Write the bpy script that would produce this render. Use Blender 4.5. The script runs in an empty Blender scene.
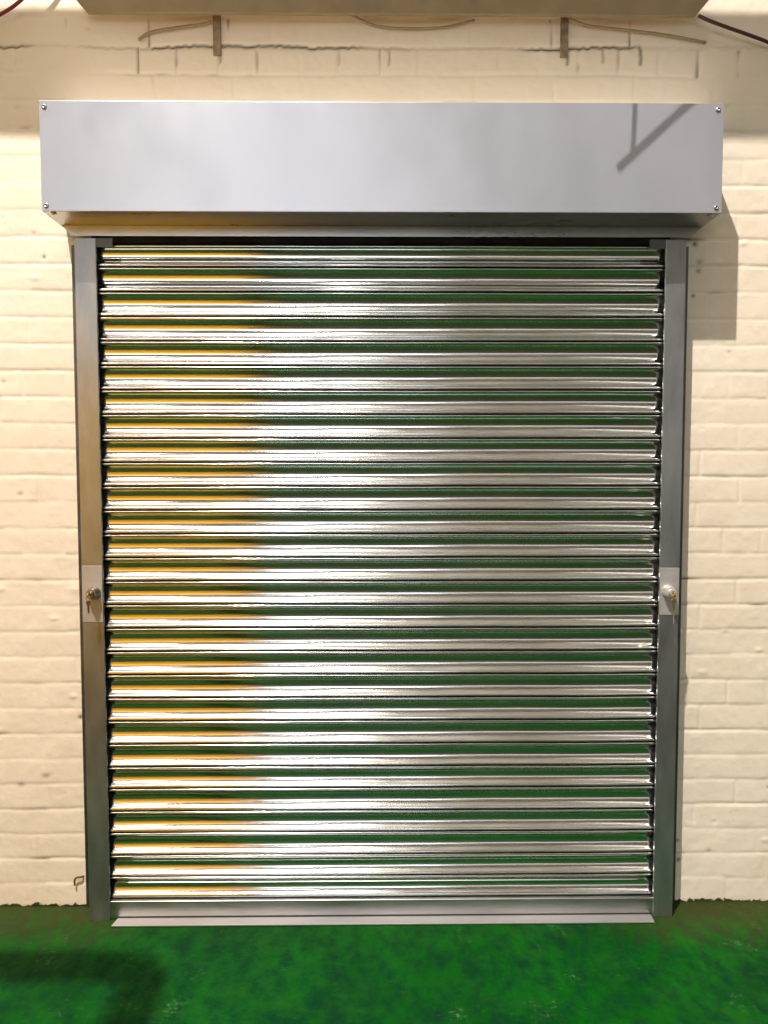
import bpy, bmesh, math, random
import numpy as np
from mathutils import Vector, Matrix

random.seed(4)
RNG = np.random.default_rng(11)
C = bpy.context.scene.collection

# ------------------------------------------------------------------ helpers
def mat(name, color=(.8, .8, .8), metallic=0., rough=.5, spec=.5):
    m = bpy.data.materials.new(name); m.use_nodes = True
    b = m.node_tree.nodes['Principled BSDF']
    b.inputs['Base Color'].default_value = (*color, 1)
    b.inputs['Metallic'].default_value = metallic
    b.inputs['Roughness'].default_value = rough
    b.inputs['Specular IOR Level'].default_value = spec
    return m

class NT:
    """tiny node-tree writer"""
    def __init__(s, m):
        s.t = m.node_tree; s.n = s.t.nodes; s.b = s.n['Principled BSDF']
    def new(s, kind, **kw):
        n = s.n.new(kind)
        for k, v in kw.items(): setattr(n, k, v)
        return n
    def link(s, a, b): s.t.links.new(a, b)
    def coord(s): return s.new('ShaderNodeTexCoord').outputs['Object']
    def pos(s): return s.new('ShaderNodeNewGeometry').outputs['Position']
    def noise(s, vec, scale, detail=4, rough=.55, vscale=None):
        if vscale:
            mp = s.new('ShaderNodeMapping'); mp.inputs['Scale'].default_value = vscale
            s.link(vec, mp.inputs['Vector']); vec = mp.outputs['Vector']
        n = s.new('ShaderNodeTexNoise')
        n.inputs['Scale'].default_value = scale; n.inputs['Detail'].default_value = detail
        n.inputs['Roughness'].default_value = rough
        s.link(vec, n.inputs['Vector']); return n.outputs['Fac']
    def ramp(s, fac, stops):
        r = s.new('ShaderNodeValToRGB'); e = r.color_ramp.elements
        while len(e) < len(stops): e.new(.5)
        for i, (p, c) in enumerate(stops):
            e[i].position = p; e[i].color = (*c, 1) if len(c) == 3 else c
        s.link(fac, r.inputs['Fac']); return r.outputs['Color']
    def rng(s, fac, a, b, c, d):
        m = s.new('ShaderNodeMapRange')
        for i, v in zip((1, 2, 3, 4), (a, b, c, d)): m.inputs[i].default_value = v
        s.link(fac, m.inputs[0]); return m.outputs[0]
    def math(s, op, a, b=None):
        m = s.new('ShaderNodeMath', operation=op)
        for i, v in enumerate((a, b)):
            if v is None: continue
            if isinstance(v, (int, float)): m.inputs[i].default_value = v
            else: s.link(v, m.inputs[i])
        return m.outputs[0]
    def mix(s, fac, a, b):
        m = s.new('ShaderNodeMix', data_type='RGBA')
        if isinstance(fac, (int, float)): m.inputs[0].default_value = fac
        else: s.link(fac, m.inputs[0])
        for i, v in ((6, a), (7, b)):
            if isinstance(v, tuple): m.inputs[i].default_value = (*v, 1)
            else: s.link(v, m.inputs[i])
        return m.outputs[2]
    def bump(s, h, strength, dist):
        b = s.new('ShaderNodeBump'); b.inputs['Strength'].default_value = strength
        b.inputs['Distance'].default_value = dist
        s.link(h, b.inputs['Height']); s.link(b.outputs[0], s.b.inputs['Normal'])

def link_mesh(name, me, m, parent=None):
    o = bpy.data.objects.new(name, me); C.objects.link(o)
    if m: me.materials.append(m)
    if parent: o.parent = parent
    return o

def obj(name, bm, m, parent=None, smooth=False, bevel=0):
    bmesh.ops.recalc_face_normals(bm, faces=bm.faces[:])
    me = bpy.data.meshes.new(name); bm.to_mesh(me); bm.free()
    for p in me.polygons: p.use_smooth = smooth
    o = link_mesh(name, me, m, parent)
    if bevel:
        b = o.modifiers.new('Bevel', 'BEVEL'); b.width = bevel; b.segments = 2
        b.limit_method = 'ANGLE'; b.angle_limit = math.radians(40)
    return o

def add_box(bm, x0, x1, y0, y1, z0, z1):
    v = [bm.verts.new((x, y, z)) for x in (x0, x1) for y in (y0, y1) for z in (z0, z1)]
    for f in ((0, 1, 3, 2), (4, 6, 7, 5), (0, 4, 5, 1), (2, 3, 7, 6), (0, 2, 6, 4), (1, 5, 7, 3)):
        bm.faces.new([v[i] for i in f])

def add_prism(bm, pts, a0, a1, axis='z'):
    """extrude a closed 2D outline; axis z: pts are (x, y); axis y: (x, z); axis x: (y, z)"""
    def P(p, a):
        return {'z': (p[0], p[1], a), 'y': (p[0], a, p[1]), 'x': (a, p[0], p[1])}[axis]
    A = [bm.verts.new(P(p, a0)) for p in pts]; B = [bm.verts.new(P(p, a1)) for p in pts]
    n = len(pts)
    bm.faces.new(A); bm.faces.new(B[::-1])
    for i in range(n): bm.faces.new((A[i], A[(i + 1) % n], B[(i + 1) % n], B[i]))

def add_lathe(bm, prof, origin, axis, seg=28):
    """revolve (r, t) about axis through origin"""
    a = Vector(axis).normalized(); u = a.orthogonal().normalized(); w = a.cross(u)
    o = Vector(origin); rings = []
    for r, t in prof:
        if r < 1e-6: rings.append([bm.verts.new(o + a * t)])
        else: rings.append([bm.verts.new(o + a * t + (u * math.cos(k * 2 * math.pi / seg) + w * math.sin(k * 2 * math.pi / seg)) * r) for k in range(seg)])
    for A, B in zip(rings, rings[1:]):
        for k in range(seg):
            j = (k + 1) % seg
            if len(A) == 1 and len(B) == 1: continue
            if len(A) == 1: bm.faces.new((A[0], B[j], B[k]))
            elif len(B) == 1: bm.faces.new((A[k], A[j], B[0]))
            else: bm.faces.new((A[k], A[j], B[j], B[k]))

def add_tube(bm, pts, r, seg=10, sub=6):
    """round tube along a Catmull-Rom curve"""
    P = [Vector(p) for p in pts]; Q = [P[0] * 2 - P[1]] + P + [P[-1] * 2 - P[-2]]
    path = []
    for i in range(1, len(Q) - 2):
        for k in range(sub):
            t = k / sub; a, b, c, d = Q[i - 1:i + 3]
            path.append(.5 * ((2 * b) + (c - a) * t + (2 * a - 5 * b + 4 * c - d) * t * t + (3 * b - a - 3 * c + d) * t ** 3))
    path.append(P[-1])
    rings = []; ref = Vector((.31, .77, .55))
    for i, p in enumerate(path):
        tng = (path[min(i + 1, len(path) - 1)] - path[max(i - 1, 0)]).normalized()
        u = tng.cross(ref).normalized(); w = tng.cross(u)
        rings.append([bm.verts.new(p + (u * math.cos(k * 2 * math.pi / seg) + w * math.sin(k * 2 * math.pi / seg)) * r) for k in range(seg)])
    for A, B in zip(rings, rings[1:]):
        for k in range(seg): bm.faces.new((A[k], A[(k + 1) % seg], B[(k + 1) % seg], B[k]))
    bm.faces.new(rings[0]); bm.faces.new(rings[-1][::-1])

def tag(o, label, cat, group=None):
    o['label'] = label; o['category'] = cat
    if group: o['group'] = group
    return o
def thing(name, label, cat, loc=(0, 0, 0), group=None):
    o = bpy.data.objects.new(name, None); C.objects.link(o); o.location = loc
    return tag(o, label, cat, group)
def struct(o): o['kind'] = 'structure'; return o

# value noise on arrays
def vnoise(x, z, s, seed):
    g = np.random.default_rng(seed).random((257, 257))
    X = x / s + 1000.; Z = z / s + 1000.
    i = np.floor(X).astype(int); j = np.floor(Z).astype(int); fx = X - i; fz = Z - j
    fx = fx * fx * (3 - 2 * fx); fz = fz * fz * (3 - 2 * fz)
    i0, i1, j0, j1 = i % 257, (i + 1) % 257, j % 257, (j + 1) % 257
    return (g[i0, j0] * (1 - fx) * (1 - fz) + g[i1, j0] * fx * (1 - fz) + g[i0, j1] * (1 - fx) * fz + g[i1, j1] * fx * fz) * 2 - 1
def fbm(x, z, s, seed, octv=3):
    return sum(vnoise(x, z, s / 2 ** k, seed + k) / 2 ** k for k in range(octv))

# ------------------------------------------------------------------ materials
# painted brick
M_brick = mat('painted_brick', rough=.55, spec=.35)
t = NT(M_brick); P = t.pos()
big = t.noise(P, 1.6, 3); mid = t.noise(P, 9, 4); fine = t.noise(P, 120, 3)
c = t.ramp(big, [(.3, (.775, .69, .565)), (.7, (.835, .765, .65))])
c = t.mix(t.rng(mid, .45, .75, 0, .25), c, (.75, .645, .48))
at = t.new('ShaderNodeAttribute', attribute_name='dirt')
c = t.mix(at.outputs['Fac'], c, (.07, .045, .022))
sep = t.new('ShaderNodeSeparateXYZ'); t.link(P, sep.inputs[0])
edge = t.math('ADD', sep.outputs['Z'], t.rng(t.noise(P, 38, 4), .3, .7, .008, -.012))
c = t.mix(t.rng(edge, .0035, .007, 1, 0), c, (.035, .06, .016))
t.link(c, t.b.inputs['Base Color'])
t.bump(fine, .25, .0015)

M_plaster = mat('white_painted_wall', (.66, .64, .58), rough=.7)
t = NT(M_plaster); t.link(t.ramp(t.noise(t.pos(), 1.2, 5), [(.3, (.40, .385, .35)), (.7, (.47, .455, .41))]), t.b.inputs['Base Color'])
M_roof = mat('white_roof_sheet', (.7, .7, .68), rough=.6)
t = NT(M_roof); t.link(t.ramp(t.noise(t.pos(), .8, 3), [(.3, (.66, .66, .64)), (.7, (.74, .74, .72))]), t.b.inputs['Base Color'])

# green floor paint
M_floor = mat('green_floor_paint', rough=.4, spec=.05)
t = NT(M_floor); P = t.pos(); sep = t.new('ShaderNodeSeparateXYZ'); t.link(P, sep.inputs[0])
n1 = t.noise(P, 3.2, 6, .6); n2 = t.noise(P, 22, 5, .65, (1, .6, 1)); n3 = t.noise(P, 75, 4, .7)
c = t.ramp(n1, [(.30, (.0006, .034, .005)), (.5, (.0008, .074, .003)), (.72, (.003, .108, .005))])
c = t.mix(t.rng(n2, .38, .64, 0, .85), c, (.0012, .030, .011))
c = t.mix(t.rng(t.noise(P, 9, 5, .7, (1, 1.6, 1)), .50, .72, 0, .7), c, (.008, .085, .006))
c = t.mix(t.rng(n3, .60, .76, 0, .55), c, (.022, .10, .035))
# worn brownish strip against the wall
band = t.math('ADD', sep.outputs['Y'], t.rng(n2, .3, .7, -.07, .07))
brown = t.ramp(n1, [(.35, (.030, .045, .010)), (.65, (.050, .045, .016))])
side = t.rng(t.math('ABSOLUTE', sep.outputs['X']), .62, .80, .12, 1)
c = t.mix(t.math('MULTIPLY', side, t.rng(band, -.24, -.02, 0, .85)), c, brown)
c = t.mix(t.rng(sep.outputs['Y'], -.56, -1.3, 0, .86), c, (.018, .017, .008))  # floor out of view darkened in colour to dim its green in the slats
# scuffed bare patches
sc = t.math('MULTIPLY', t.rng(t.noise(P, 5.5, 5, .7), .58, .70, 0, 1), t.rng(n3, .5, .62, 0, .6))
c = t.mix(sc, c, (.12, .22, .11))
t.link(c, t.b.inputs['Base Color'])
t.link(t.rng(n2, .3, .7, .38, .65), t.b.inputs['Roughness'])
t.bump(t.math('ADD', t.noise(P, 60, 5, .7), t.math('MULTIPLY', n2, 1.5)), .35, .004)

def steel(name, c0, c1, rough, metallic=1., streak=(1, 1, 1), scale=14, bump=0.):
    m = mat(name, c0, metallic, rough); t = NT(m); P = t.coord()
    n = t.noise(P, scale, 5, .6, streak)
    t.link(t.ramp(n, [(.3, c0), (.7, c1)]), t.b.inputs['Base Color'])
    t.link(t.rng(n, .3, .7, rough * .85, rough * 1.2), t.b.inputs['Roughness'])
    if bump: t.bump(t.noise(P, 9, 3, .5, streak), bump, .002)
    return m
M_slat = steel('bright_galvanised_lath', (.68, .69, .69), (.78, .78, .77), .13, streak=(.25, 1, 1), scale=30)
M_joint = steel('shaded_lath_joint', (.035, .035, .032), (.06, .06, .055), .5)
M_hood = steel('satin_galvanised_sheet', (.49, .525, .615), (.545, .575, .665), .32, metallic=.62, streak=(1, 1, .6), scale=3)
M_top = steel('bright_galvanised_sheet', (.78, .77, .74), (.84, .83, .80), .16)
M_under = steel('folded_galvanised_sheet', (.42, .42, .40), (.50, .50, .48), .30, streak=(.2, 1, 1))
M_rail = steel('galvanised_rail', (.27, .285, .29), (.37, .385, .395), .34, metallic=.85, streak=(1, 1, .3), scale=22)
M_flange = steel('dull_shaded_steel', (.10, .10, .10), (.16, .16, .15), .5)
M_bar = steel('galvanised_bottom_rail', (.33, .34, .34), (.45, .45, .45), .34, streak=(.2, 1, 1))
M_foot = steel('galvanised_foot', (.62, .61, .63), (.70, .69, .71), .38, metallic=.8, streak=(.2, 1, 1))
M_plate = steel('pale_zinc_plate', (.43, .42, .42), (.50, .49, .49), .45, metallic=.5)
M_lock = steel('worn_steel_lock', (.24, .22, .19), (.36, .34, .30), .35)
M_lockw = steel('bright_steel_lock', (.62, .61, .60), (.74, .73, .72), .38, metallic=.7)
M_brass = steel('brass', (.42, .27, .09), (.55, .38, .15), .35)
M_darkkey = steel('tarnished_key', (.10, .08, .05), (.2, .16, .1), .4)
M_gapshade = mat('black_gap_shade', (.01, .01, .01), rough=.8)
M_screw = steel('screw_steel', (.35, .35, .36), (.5, .5, .5), .3)
M_trunk = mat('beige_trunking_paint', (.38, .30, .18), rough=.5)
t = NT(M_trunk); t.link(t.ramp(t.noise(t.coord(), 12, 5), [(.3, (.26, .195, .105)), (.7, (.34, .265, .15))]), t.b.inputs['Base Color'])
M_bracket = mat('rusty_bracket', (.25, .18, .10), rough=.6)
t = NT(M_bracket); t.link(t.ramp(t.noise(t.coord(), 60, 5), [(.3, (.16, .11, .06)), (.7, (.34, .26, .16))]), t.b.inputs['Base Color'])
M_redcable = mat('red_cable_sheath', (.20, .015, .012), rough=.45)
M_browncable = mat('brown_cable_sheath', (.06, .018, .010), rough=.45)
M_tancable = mat('painted_cable', (.30, .22, .12), rough=.6)
M_rust = mat('rust', (.13, .06, .025), rough=.8)
M_yellow = mat('yellow_guard_paint', (.72, .40, .02), rough=.45)
t = NT(M_yellow); t.link(t.ramp(t.noise(t.coord(), 6, 4), [(.3, (.66, .36, .02)), (.7, (.78, .44, .03))]), t.b.inputs['Base Color'])

# ------------------------------------------------------------------ the setting
XA, XB, YB, ZC = -7.0, 7.0, -13.0, 10.0

def brick_wall():
    x0, x1, z0, z1, s = -2.2, 2.2, -.02, 3.2, .0045
    nx, nz = int((x1 - x0) / s) + 1, int((z1 - z0) / s) + 1
    xs = np.linspace(x0, x1, nx); zs = np.linspace(z0, z1, nz)
    X, Z = np.meshgrid(xs, zs, indexing='ij')
    # hand-laid courses wander a little
    Zw = Z + fbm(X, Z, .5, 3, 2) * .0035 + vnoise(X, Z, .07, 9) * .0016
    Xw = X + vnoise(X, Z, .08, 19) * .002
    H = .075; k = np.floor(Zw / H).astype(int); dz = np.abs(Zw / H - np.round(Zw / H)) * H
    header = (k % 6) == 2
    L = np.where(header, .1125, .225)
    rowr = np.random.default_rng(5).random(400)
    off = np.where(header, .03, (k % 2) * .1125) + rowr[k % 400] * .03 + .055
    q = (Xw + off) / L; b = np.floor(q).astype(int); dx = np.abs(q - np.round(q)) * L
    h1 = np.abs(np.sin(k * 127.1 + b * 311.7) * 43758.5453) % 1; h2 = np.abs(np.sin(k * 269.5 + b * 183.3) * 24634.6345) % 1
    fill = fbm(X, Z, .16, 40, 3) * .5 + .5                       # where thick paint has filled the joints
    jr = np.floor(Zw / H + .5).astype(int)
    jfill = rowr[(jr * 7) % 400]
    gz = np.exp(-(dz / .0034) ** 2) * (.35 + .9 * jfill) * np.clip(.35 + fill, .15, 1.2)
    gx = np.exp(-(dx / .0034) ** 2) * np.clip(h1 * 1.3 - .1, .05, 1) * np.clip(.25 + fill, .1, 1.1)
    groove = np.maximum(gz, gx)
    soft = np.maximum(np.exp(-(dz / .011) ** 2), np.exp(-(dx / .011) ** 2) * .6)
    face = (h2 - .5) * .0012 + (Zw / H - k - .5) * (h1 - .5) * .0014
    D = groove * .0021 + soft * .00035 + face * (1 - np.clip(groove, 0, 1)) \
        + fbm(X, Z, .10, 60, 3) * .0008 + fbm(X, Z, .018, 70, 2) * .00036
    dirt = np.zeros_like(D)
    # open cracked bed joint near the top and black upright joints under it
    zc = .075 * 33 + fbm(X, Z * 0, .35, 80, 5) * .008 + vnoise(X, Z * 0, .012, 81) * .0025 + .002
    on = np.clip(fbm(X, Z * 0, .3, 91, 3) * 2 + 1.3, .15, 1)
    crack = np.exp(-((Z - zc) / .0034) ** 2) * on * np.where((X < -.62) & (X > -.85), .3, 1)
    top = ((k == 32) & (h1 > .45)) | ((k == 33) & (h1 > .6))
    up = np.exp(-(dx / .0040) ** 2) * top * np.clip(fbm(X, Z, .05, 95, 2) + .35, 0, 1)
    D += crack * .006 + up * .004
    for px, za, zb, wd, dk in ((-.431, 2.425, 2.51, .0030, .75), (.541, 2.425, 2.475, .0042, .9), (.641, 2.43, 2.48, .0040, .5), (.747, 2.425, 2.485, .0045, .9), (.04, 2.42, 2.47, .003, .6), (-.10, 2.42, 2.48, .003, .35)):
        m = np.exp(-((X - px - fbm(X * 0, Z, .02, 33, 2) * .002) / wd) ** 2) * np.clip((Z - za) / .006, 0, 1) * np.clip((zb - Z) / .006, 0, 1)
        up = np.maximum(up, m * dk * 1.3)
    dirt = np.maximum(crack * .95, np.clip(up, 0, 1) * .7)
    dirt = np.maximum(dirt, gz * np.clip(fbm(X, Z, .07, 120, 2) - .25, 0, 1) * .75)
    # knocks, plugs and nail holes
    r = np.random.default_rng(77)
    for n in range(110):
        px, pz, rad = r.uniform(-2, 2), r.uniform(.03, 2.6), r.uniform(.0022, .0048)
        if r.random() < .25: rad *= 1.5
        d = np.exp(-(((X - px) / (rad * r.uniform(1, 1.8))) ** 2 + ((Z - pz) / rad) ** 2))
        D += d * .0016; dirt = np.maximum(dirt, d * r.choice([.0, .05, .15, .5]))
    for px, pz, rad, dk in ((.914, 1.936, .007, .95), (.927, 1.884, .009, .4), (.912, 1.79, .005, .9), (.925, 1.86, .006, .7), (-.935, 1.895, .005, .9),
                            (-.862, .57, .006, .9), (.905, .13, .006, .9), (.90, .19, .005, .8)):
        d = np.exp(-(((X - px) / rad) ** 2 + ((Z - pz) / rad) ** 2)); D += d * .003; dirt = np.maximum(dirt, d * dk)
    for n in range(70):                                           # paint lumps
        px, pz, rad = r.uniform(-2, 2), r.uniform(.03, 2.6), r.uniform(.004, .010)
        D -= np.exp(-(((X - px) / (rad * 1.8)) ** 2 + ((Z - pz) / rad) ** 2)) * .0022
    Y = D + .0015
    co = np.stack([X, Y, Z], -1).reshape(-1, 3)
    i = np.arange(nx * nz).reshape(nx, nz)
    f = np.stack([i[:-1, :-1], i[1:, :-1], i[1:, 1:], i[:-1, 1:]], -1).reshape(-1, 4)
    me = bpy.data.meshes.new('wall_back')
    me.vertices.add(len(co)); me.vertices.foreach_set('co', co.ravel().astype(np.float32))
    me.loops.add(f.size); me.loops.foreach_set('vertex_index', f.ravel().astype(np.int32))
    me.polygons.add(len(f)); me.polygons.foreach_set('loop_start', np.arange(0, f.size, 4, dtype=np.int32))
    me.polygons.foreach_set('use_smooth', np.ones(len(f), bool))
    me.update(calc_edges=True)
    a = me.attributes.new('dirt', 'FLOAT', 'POINT'); a.data.foreach_set('value', np.clip(dirt, 0, 1).ravel().astype(np.float32))
    o = struct(link_mesh('wall_back', me, M_brick))
    # plain continuation of the same wall, out to the corners and up to the roof
    bm = bmesh.new()
    for b in ((XA, -2.2, 0, ZC), (2.2, XB, 0, ZC), (-2.2, 2.2, 3.2, ZC)):
        add_box(bm, b[0], b[1], .002, .12, b[2], b[3])
    add_box(bm, -2.2, 2.2, .03, .12, 0, 3.2)
    struct(obj('wall_back_rest', bm, M_brick))
brick_wall()

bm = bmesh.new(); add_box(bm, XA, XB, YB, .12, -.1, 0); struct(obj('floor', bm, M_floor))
bm = bmesh.new(); add_box(bm, XA, XB, YB, .12, ZC, ZC + .1); struct(obj('ceiling', bm, M_roof))
bm = bmesh.new(); add_box(bm, XA - .12, XA, YB, .12, 0, ZC); struct(obj('wall_left', bm, M_plaster))
bm = bmesh.new(); add_box(bm, XB, XB + .12, YB, .12, 0, ZC); struct(obj('wall_right', bm, M_plaster))
bm = bmesh.new(); add_box(bm, XA, XB, YB - .12, YB, 0, ZC); struct(obj('wall_front', bm, M_plaster))
# roof beam high over the shutter
bm = bmesh.new()
add_box(bm, XA, XB, -.55, -.45, 3.175, 3.31)
struct(obj('trim_1', bm, M_plaster))

# ------------------------------------------------------------------ roller shutter
GX = ((-.821, -.762), (.860, .804))            # guide rails: outer, inner x
GD = .075                                       # depth of the rails
HX0, HX1, HZ0, HZ1, HD = -.8712, .9175, 1.9713, 2.2531, .1634

sh = thing('roller_shutter', 'closed galvanised steel roller shutter with box hood on cream brick wall', 'roller shutter')

# slatted curtain: one continuous profile
J = []
kn = [(0, 1.8535), (6, 1.4494), (20, .5113), (27, .0579)]
for (i0, za), (i1, zb) in zip(kn, kn[1:]):
    for i in range(i0, i1): J.append(za + (zb - za) * (i - i0) / (i1 - i0))
J.append(.0579)
J = [J[0] + .0610] + J
for i in range(22, len(J) - 1, 2): J[i] -= .0016
def slat_profile(zt, zb, tilt, jig):
    """(y, z) points from the top joint to the bottom joint of one concave lath"""
    pts = []; e = .0592; r1 = .0030
    pts.append((-.0465, zt - .0004))
    cz = zt - .0050                              # top curl
    for a in (70, 40, 10, -20, -45): pts.append((-e + r1 - r1 * math.cos(math.radians(a)) - .0010, cz + r1 * math.sin(math.radians(a))))
    ha, hb = zt - .0088, zb + .0082              # dished face
    n = 18; mid = (ha + hb) / 2; h = (ha - hb) / 2; sag = .0135 + jig
    R = (h * h + sag * sag) / (2 * sag)
    for k in range(n + 1):
        u = -1 + 2 * k / n
        yy = -e + .0005 + (math.sqrt(R * R - (u * h) ** 2) - (R - sag))
        pts.append((yy + tilt * u, mid - u * h))
    cz = zb + .0047                              # bottom curl
    for a in (50, 20, -10, -40, -70): pts.append((-e + r1 - r1 * math.cos(math.radians(a)) - .0008, cz + r1 * math.sin(math.radians(a))))
    pts.append((-.0465, zb + .0016))
    return pts
prof = []
rr = random.Random(8)
for a, b in zip(J, J[1:]): prof += slat_profile(a, b, rr.uniform(-.0007, .0007), rr.uniform(-.0005, .0005))
prof = [(-.034, J[0] + .09), (-.036, J[0] + .012)] + prof + [(-.056, .052)]
prof = np.array(prof)
nx = 41; xs = np.linspace(-.788, .830, nx)
co = np.zeros((nx, len(prof), 3))
co[:, :, 0] = xs[:, None]
wob = fbm(xs[:, None] + 0 * prof[None, :, 1], prof[None, :, 1] + 0 * xs[:, None], .30, 200, 2) * .0006
co[:, :, 1] = prof[None, :, 0]
co[:, :, 2] = prof[None, :, 1] + wob
me = bpy.data.meshes.new('slat_curtain')
i = np.arange(nx * len(prof)).reshape(nx, len(prof))
f = np.stack([i[:-1, :-1], i[:-1, 1:], i[1:, 1:], i[1:, :-1]], -1).reshape(-1, 4)
me.from_pydata(co.reshape(-1, 3).tolist(), [], f.tolist())
for p in me.polygons: p.use_smooth = True
cur = link_mesh('slat_curtain', me, M_slat, sh); me.materials.append(M_joint)
npz = len(prof); PL = 31                          # points per lath: the first, last and joining strips carry the groove shade as dark colour
strip = np.tile(np.arange(npz - 1), nx - 1)
q = (strip - 2) % PL
dark = (strip < 2) | (strip >= npz - 2) | (q == 0) | (q == PL - 1) | (q == PL - 2)
me.polygons.foreach_set('material_index', dark.astype(np.int32)); me.update()

# bottom rail: upright leaf and foot flange
bm = bmesh.new()
add_prism(bm, [(-.0688, .0040), (-.0688, .0535), (-.062, .0560), (-.050, .0560), (-.050, .0010), (-.0665, .0010)], -.775, .816, 'x')
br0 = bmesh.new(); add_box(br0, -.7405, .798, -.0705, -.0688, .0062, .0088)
br = obj('bottom_rail', bm, M_bar, sh, bevel=.0012)
bm = bmesh.new()
add_prism(bm, [(-.7405, -.0690), (-.7480, -.1085), (.7965, -.1085), (.7990, -.0690)], .0015, .0060, 'z')
obj('foot_flange', bm, M_foot, br, bevel=.001)
obj('gap_shadow_strip', br0, M_gapshade, br)  # thin black strip standing for the gap shadow behind the flange

# guide rails
rails = []
for s, (xo, xi) in zip((-1, 1), GX):
    w = xi - xo; d = 1 if w > 0 else -1; th = .0025 * d
    bm = bmesh.new(); zt = 1.927
    # U channel open towards the curtain, with a fixing angle against the wall
    add_prism(bm, [(xo, -GD), (xi, -GD), (xi, -.0665), (xi - th, -.0665), (xi - th, -GD + .0025), (xo + th, -GD + .0025), (xo + th, -.0025), (xi - th, -.0025),
                   (xi - th, -.036), (xi, -.036), (xi, -.0002), (xo, -.0002)], .0, zt, 'z')
    ra = obj('guide_rail', bm, M_rail, sh, bevel=.0012)
    bm = bmesh.new(); add_prism(bm, [(xo, -.004), (xo, -.0002), (xo - .034 * d, -.0002), (xo - .034 * d, -.004)], .0, zt, 'z')
    obj('fixing_angle', bm, M_flange, ra)
    bm = bmesh.new()                                             # flared mouth piece at the head of the rail
    add_prism(bm, [(xi - th, -.0735), (xi + .045 * d, -.0735), (xi + .045 * d, -.0690), (xi - th, -.0690)], 1.903, zt, 'z')
    obj('mouth_piece', bm, M_flange, ra)  # darker steel puts the shade under the hood into its colour
    rails.append(ra)

# lock plates, lock barrels
LX = ((-.8200, -.7635, -.7860, .867, 1.026, .950), (.8050, .8590, .8275, .883, 1.017, .952))
for ra, (a, b, cx, z0, z1, cz), lm in zip(rails, LX, (M_lock, M_lockw)):
    bm = bmesh.new(); add_box(bm, a, b, -GD - .0016, -GD, z0, z1)
    p = obj('lock_plate', bm, M_plate, ra, bevel=.0006)
    bm = bmesh.new()
    add_lathe(bm, [(0, 0), (.0180, 0), (.0180, .003), (.0165, .006), (.0160, .020), (.0135, .025), (.0085, .0255), (.0085, .033), (.0075, .0345), (0, .0345)], (cx, -GD - .0016, cz), (0, -1, 0))
    l = obj('lock_barrel', bm, lm, ra, smooth=False)
    for q in l.data.polygons: q.use_smooth = True
    l.modifiers.new('es', 'EDGE_SPLIT').split_angle = math.radians(35)

# hood
bm = bmesh.new()
x0, x1, y0 = HX0 + .001, HX1 - .001, -HD + .002
# folded sheet: top, underside with slot lip, back strip
add_box(bm, x0, x1, y0, -.0420, HZ0, HZ0 + .002)
add_prism(bm, [(x0 + .008, HZ0), (x1 - .008, HZ0), (x1 - .012, 1.962), (x1 - .030, 1.9415), (x0 + .030, 1.9415), (x0 + .012, 1.962)], -.0425, -.0400, 'y')
for xa in (x0, x1 - .002): add_box(bm, xa, xa + .002, y0, -.0015, HZ0, HZ1 - .0015)
hood = obj('hood', bm, M_under, sh, bevel=.0006)
bm = bmesh.new(); add_box(bm, HX0, HX1, -HD, -HD + .002, HZ0 + .0005, HZ1)
cov = obj('front_cover', bm, M_hood, sh, bevel=.0008)
bm = bmesh.new(); add_box(bm, HX0 + .001, HX1 - .001, -HD + .002, -.0015, HZ1 - .0015, HZ1)
obj('top_cover', bm, M_top, hood)
def screw(x, z, y, parent, axis=(0, -1, 0), r=.0068):
    bm = bmesh.new(); add_lathe(bm, [(0, 0), (r, 0), (r, .0012), (r * .8, .0030), (r * .45, .0040), (r * .42, .0022), (0, .0022)], (x, y, z), axis, 20)
    obj('screw', bm, M_screw, parent, smooth=True)
for x, z in ((-.8580, 2.2370), (-.8590, 1.9850), (.9025, 2.2370), (.9030, 1.9850)): screw(x, z, -HD, cov)
for x in (-.846, .894): screw(x, HZ0, -HD + .016, hood, (0, 0, -1), .0075)

# keys hanging in the two locks
def keys(label, cx, cz, m1, m2, cord):
    y = -GD - .0016 - .0345
    o = thing('key', label, 'key', (cx, y, cz), 'keys left in the shutter locks')
    bm = bmesh.new()                                             # bow of the key in the lock, seen edge-on, with its blade root
    add_box(bm, -.0012, .0012, -.006, .001, -.0035, .0035)
    add_prism(bm, [(-.004 + .008 * math.cos(k * math.pi / 8) - .008, .0075 * math.sin(k * math.pi / 8)) for k in range(16)], -.0011, .0011, 'x')
    obj('key_bow', bm, m1, o, bevel=.0004)
    bm = bmesh.new()
    add_tube(bm, [(.0060 * math.sin(a), -.0125, -.0095 + .0060 * math.cos(a)) for a in [k * math.pi / 5 for k in range(11)]], .0009, 8, 3)
    obj('key_ring', bm, m1, o, smooth=True)
    bm = bmesh.new()                                             # second key hanging from the ring
    add_prism(bm, [(-.0005 + .0062 * math.cos(k * math.pi / 8), -.0205 + .0072 * math.sin(k * math.pi / 8)) for k in range(16)], -.0136, -.0114, 'y')
    add_prism(bm, [(-.0035, -.026), (.0025, -.026), (.0025, -.046), (-.0005, -.050), (-.0025, -.048), (-.0025, -.042), (-.0035, -.040)], -.0134, -.0116, 'y')
    obj('hanging_key', bm, m2, o, bevel=.0004)
    if cord:
        bm = bmesh.new(); add_tube(bm, [(0, -.0125, -.048), (.0006, -.0120, -.065), (0, -.0125, -.088)], .0011, 8)
        obj('cord', bm, M_tancable, o, smooth=True)
    return o
keys('dark key hanging from the lock on the left guide rail', LX[0][2], LX[0][5], M_brass, M_darkkey, False)
keys('brass key on a cord hanging from the lock on the right guide rail', LX[1][2], LX[1][5], M_brass, M_brass, True)

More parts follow.
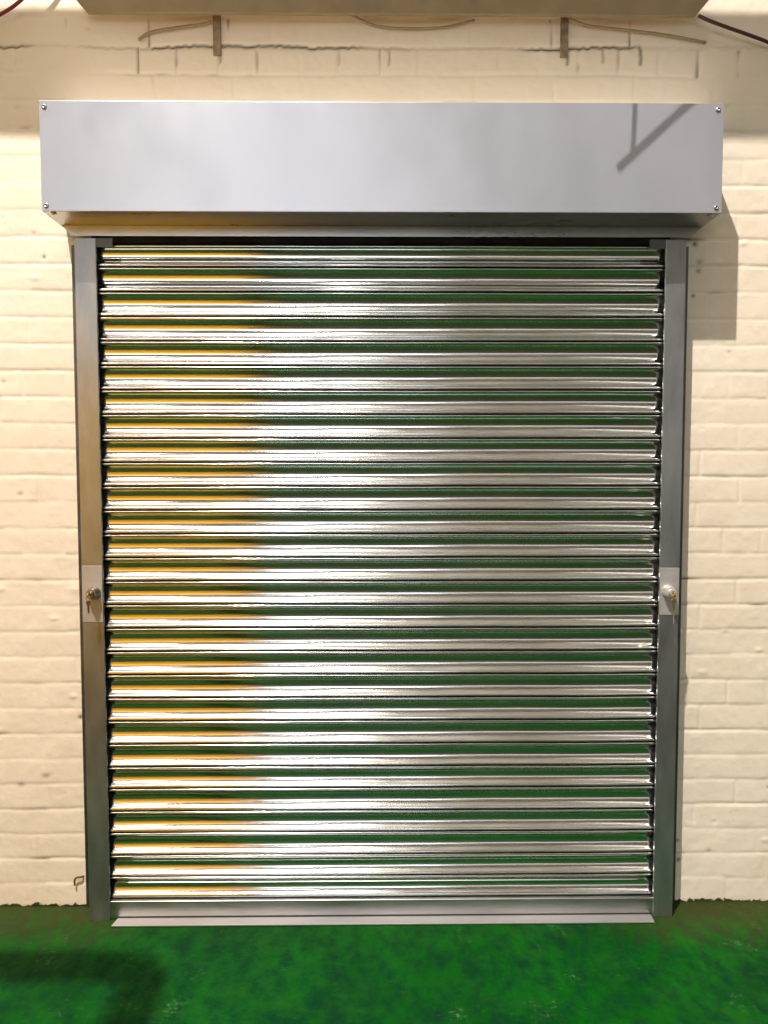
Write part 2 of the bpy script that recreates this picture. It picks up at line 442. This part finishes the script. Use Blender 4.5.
# ------------------------------------------------------------------ things on the wall above
tr = thing('trunking', 'long beige steel trunking with sloped ends on two brackets above the shutter hood', 'trunking', (.05, -.04, 2.57))
def loc(o):                                                      # keep world-space geometry under a moved parent
    o.matrix_parent_inverse = Matrix.Translation(-Vector(o.parent.location)); return o
bm = bmesh.new()
add_prism(bm, [(-.783, 2.540), (.883, 2.540), (.945, 2.612), (-.845, 2.612)], -.046, -.030, 'y')
loc(obj('trunking_body', bm, M_trunk, tr, bevel=.003))
for x in (-.438, .532):
    bm = bmesh.new()
    add_box(bm, x - .011, x + .011, -.0055, .0005, 2.448, 2.600)
    add_box(bm, x - .011, x + .011, -.0300, -.0055, 2.574, 2.580)
    loc(obj('bracket', bm, M_bracket, tr, bevel=.001))
def cable(label, pts, r, m):
    bm = bmesh.new(); add_tube(bm, pts, r)
    return tag(obj('cable', bm, m, smooth=True), label, 'cable', 'cables around the trunking')
cable('dark brown cable sloping down from the right end of the beige trunking', [(.897, -.032, 2.547), (.925, -.036, 2.532), (.98, -.034, 2.514), (1.085, -.026, 2.484), (1.25, -.012, 2.43), (1.6, -.004, 2.36)], .0048, M_browncable)
cable('red cable rising across the top left corner of the wall', [(-1.6, -.004, 2.27), (-1.30, -.012, 2.410), (-1.10, -.03, 2.505), (-1.02, -.034, 2.540), (-.965, -.036, 2.575), (-.90, -.036, 2.64), (-.84, -.030, 2.72)], .0050, M_redcable)
cable('thin loose cable sagging beside the left bracket of the trunking', [(-.655, -.006, 2.488), (-.62, -.006, 2.508), (-.55, -.007, 2.520), (-.475, -.006, 2.531), (-.453, -.006, 2.537)], .0042, M_tancable)
cable('thin loose cable under the middle of the beige trunking', [(-.06, -.008, 2.556), (.00, -.006, 2.530), (.09, -.006, 2.522), (.20, -.006, 2.527), (.28, -.008, 2.545)], .0036, M_tancable)
cable('thin loose cable sagging to the right of the right bracket', [(.545, -.008, 2.55), (.60, -.007, 2.532), (.72, -.006, 2.520), (.82, -.006, 2.508), (.93, -.004, 2.49)], .0036, M_tancable)

# rusty bent nail low on the wall, left of the shutter
bm = bmesh.new(); add_tube(bm, [(-.862, .006, .093), (-.868, -.006, .094), (-.878, -.008, .094), (-.886, -.008, .088), (-.887, -.007, .070)], .0028, 8)
tag(obj('bent_nail', bm, M_rust, smooth=True), 'rusty bent nail in the wall low down left of the shutter', 'nail')

# ------------------------------------------------------------------ things behind and beside the camera, seen only in reflections and shadows
op = thing('shadow_pipe', 'unseen pipe with an elbow added overhead to shadow the floor', 'pipe', (-2, -1.6, 3.0))  # unseen pipe added to cast the cornered shadow on the floor
bm = bmesh.new(); add_tube(bm, [(-4.2, -1.477, 3.01), (-3.0, -1.477, 3.01), (-1.3, -1.477, 3.01), (-1.06, -1.480, 3.01), (-.995, -1.50, 3.01), (-.975, -1.56, 3.01), (-.985, -1.8, 3.01), (-1.02, -2.6, 3.01), (-1.05, -4.2, 3.01)], .040, 16); loc(obj('shadow_pipe_run', bm, M_plaster, op, smooth=True))
bm = bmesh.new()
for x, y in ((-2.4, -1.477), (-1.035, -3.0)): add_lathe(bm, [(0, 0), (.006, 0), (.006, ZC - 3.06), (0, ZC - 3.06)], (x, y, 3.06), (0, 0, 1), 8)
loc(obj('shadow_pipe_rod', bm, M_screw, op))
cb = thing('storage_cabinet', 'yellow steel storage cabinet standing far behind on the left', 'cabinet', (-2.2, -2.75, 0))
bm = bmesh.new(); add_box(bm, -3.56, -.72, -3.05, -2.47, .0, 1.90); loc(obj('cabinet_body', bm, M_yellow, cb, bevel=.006))
for a, b in ((-3.54, -2.85), (-2.84, -2.15), (-2.13, -1.44), (-1.43, -.74)):
    bm = bmesh.new(); add_box(bm, a, b, -2.47, -2.45, .06, 1.87); d = loc(obj('door', bm, M_yellow, cb, bevel=.004))
    bm = bmesh.new(); add_box(bm, b - .08, b - .06, -2.45, -2.41, .9, 1.1); h = obj('handle', bm, M_screw, d, bevel=.004)
hg = thing('shadow_wires', 'pair of unseen wires added above the hood to shadow its front', 'hanger', (.7, -.45, 3.2))  # unseen wires added and bent to cast the V shadow on the hood
for q in ([(.536, -.376, 2.505), (.522, -.41, 2.78), (.505, -.47, 3.2)], [(.500, -.376, 2.476), (.672, -.378, 2.637), (.700, -.385, 2.668), (.692, -.395, 2.74), (.60, -.47, 3.2)]):
    bm = bmesh.new(); add_tube(bm, q, .0052); loc(obj('shadow_wire', bm, M_bracket, hg, smooth=True))

# ------------------------------------------------------------------ lights
def area(name, loc, rot, sx, sy, power, color, shape='RECTANGLE'):
    l = bpy.data.lights.new(name, 'AREA'); l.shape = shape; l.size = sx; l.size_y = sy; l.energy = power; l.color = color
    o = bpy.data.objects.new(name, l); C.objects.link(o); o.location = loc; o.rotation_euler = rot
    return o
def aim(o, target): o.rotation_euler = (Vector(target) - o.location).to_track_quat('-Z', 'Y').to_euler()
k = area('high_bay_lamp', (-1.7, -3.7, 8.6), (0, 0, 0), .10, .10, 1170, (1, .89, .80), 'DISK'); aim(k, (0, 0, 1))
# daylight through the big door opening at the far end behind the camera
area('far_end_light', (-2.6, YB + .05, 3.4), (math.radians(90), 0, 0), 7.6, 3.0, 190, (.90, .95, 1.0))
area('far_end_light', (4.1, YB + .05, 1.9), (math.radians(90), 0, 0), 5.0, 1.5, 20, (.95, .97, 1.0))  # added weaker source brightening the right-hand reflections in the slats
# rows of fluorescent battens under the roof
for x, pw in ((-3.8, 72), (-.4, 44), (3.6, 14)):
    area('fluorescent_batten', (x, -6.5, 8.2), (0, 0, 0), .3, 6.0, pw, (1, .95, .84))
p = area('pendant_lamp', (-.95, -6.6, 4.35), (0, 0, 0), .5, .5, 6, (.86, .93, 1), 'DISK'); aim(p, (0, 0, 1.8))
l = bpy.data.lights.new('cabinet_fill_spot', 'SPOT'); l.energy = 900; l.color = (1, .86, .62); l.spot_size = math.radians(66); l.spot_blend = .6; l.shadow_soft_size = .15  # added spot lighting the cabinet front for its gold reflection in the slats
p = bpy.data.objects.new('cabinet_fill_spot', l); C.objects.link(p); p.location = (-2.2, -.3, 3.7); aim(p, (-1.7, -2.6, 1.0))

wd = bpy.data.worlds.new('world'); bpy.context.scene.world = wd; wd.use_nodes = True
wd.node_tree.nodes['Background'].inputs[0].default_value = (.9, .95, 1, 1); wd.node_tree.nodes['Background'].inputs[1].default_value = .05

# ------------------------------------------------------------------ camera
yaw, pitch, roll, F = .0115, .0582, -.0006, 800.04
f = Vector((math.sin(yaw) * math.cos(pitch), math.cos(yaw) * math.cos(pitch), -math.sin(pitch)))
r = Vector((math.cos(yaw), -math.sin(yaw), 0)); u = r.cross(f)
r2 = r * math.cos(roll) + u * math.sin(roll); u2 = -r * math.sin(roll) + u * math.cos(roll)
cd = bpy.data.cameras.new('camera'); cam = bpy.data.objects.new('camera', cd); C.objects.link(cam)
cd.sensor_fit = 'VERTICAL'; cd.sensor_height = 24; cd.lens = 24 * F / 1024; cd.clip_start = .02
cam.matrix_world = Matrix(((r2.x, u2.x, -f.x, 0), (r2.y, u2.y, -f.y, -2.3102), (r2.z, u2.z, -f.z, 1.3061), (0, 0, 0, 1)))
sc = bpy.context.scene; sc.camera = cam
sc.view_settings.view_transform = 'Standard'; sc.view_settings.look = 'None'
sc.view_settings.exposure = .06
sc.cycles.use_denoising = True
sc.cycles.max_bounces = 8
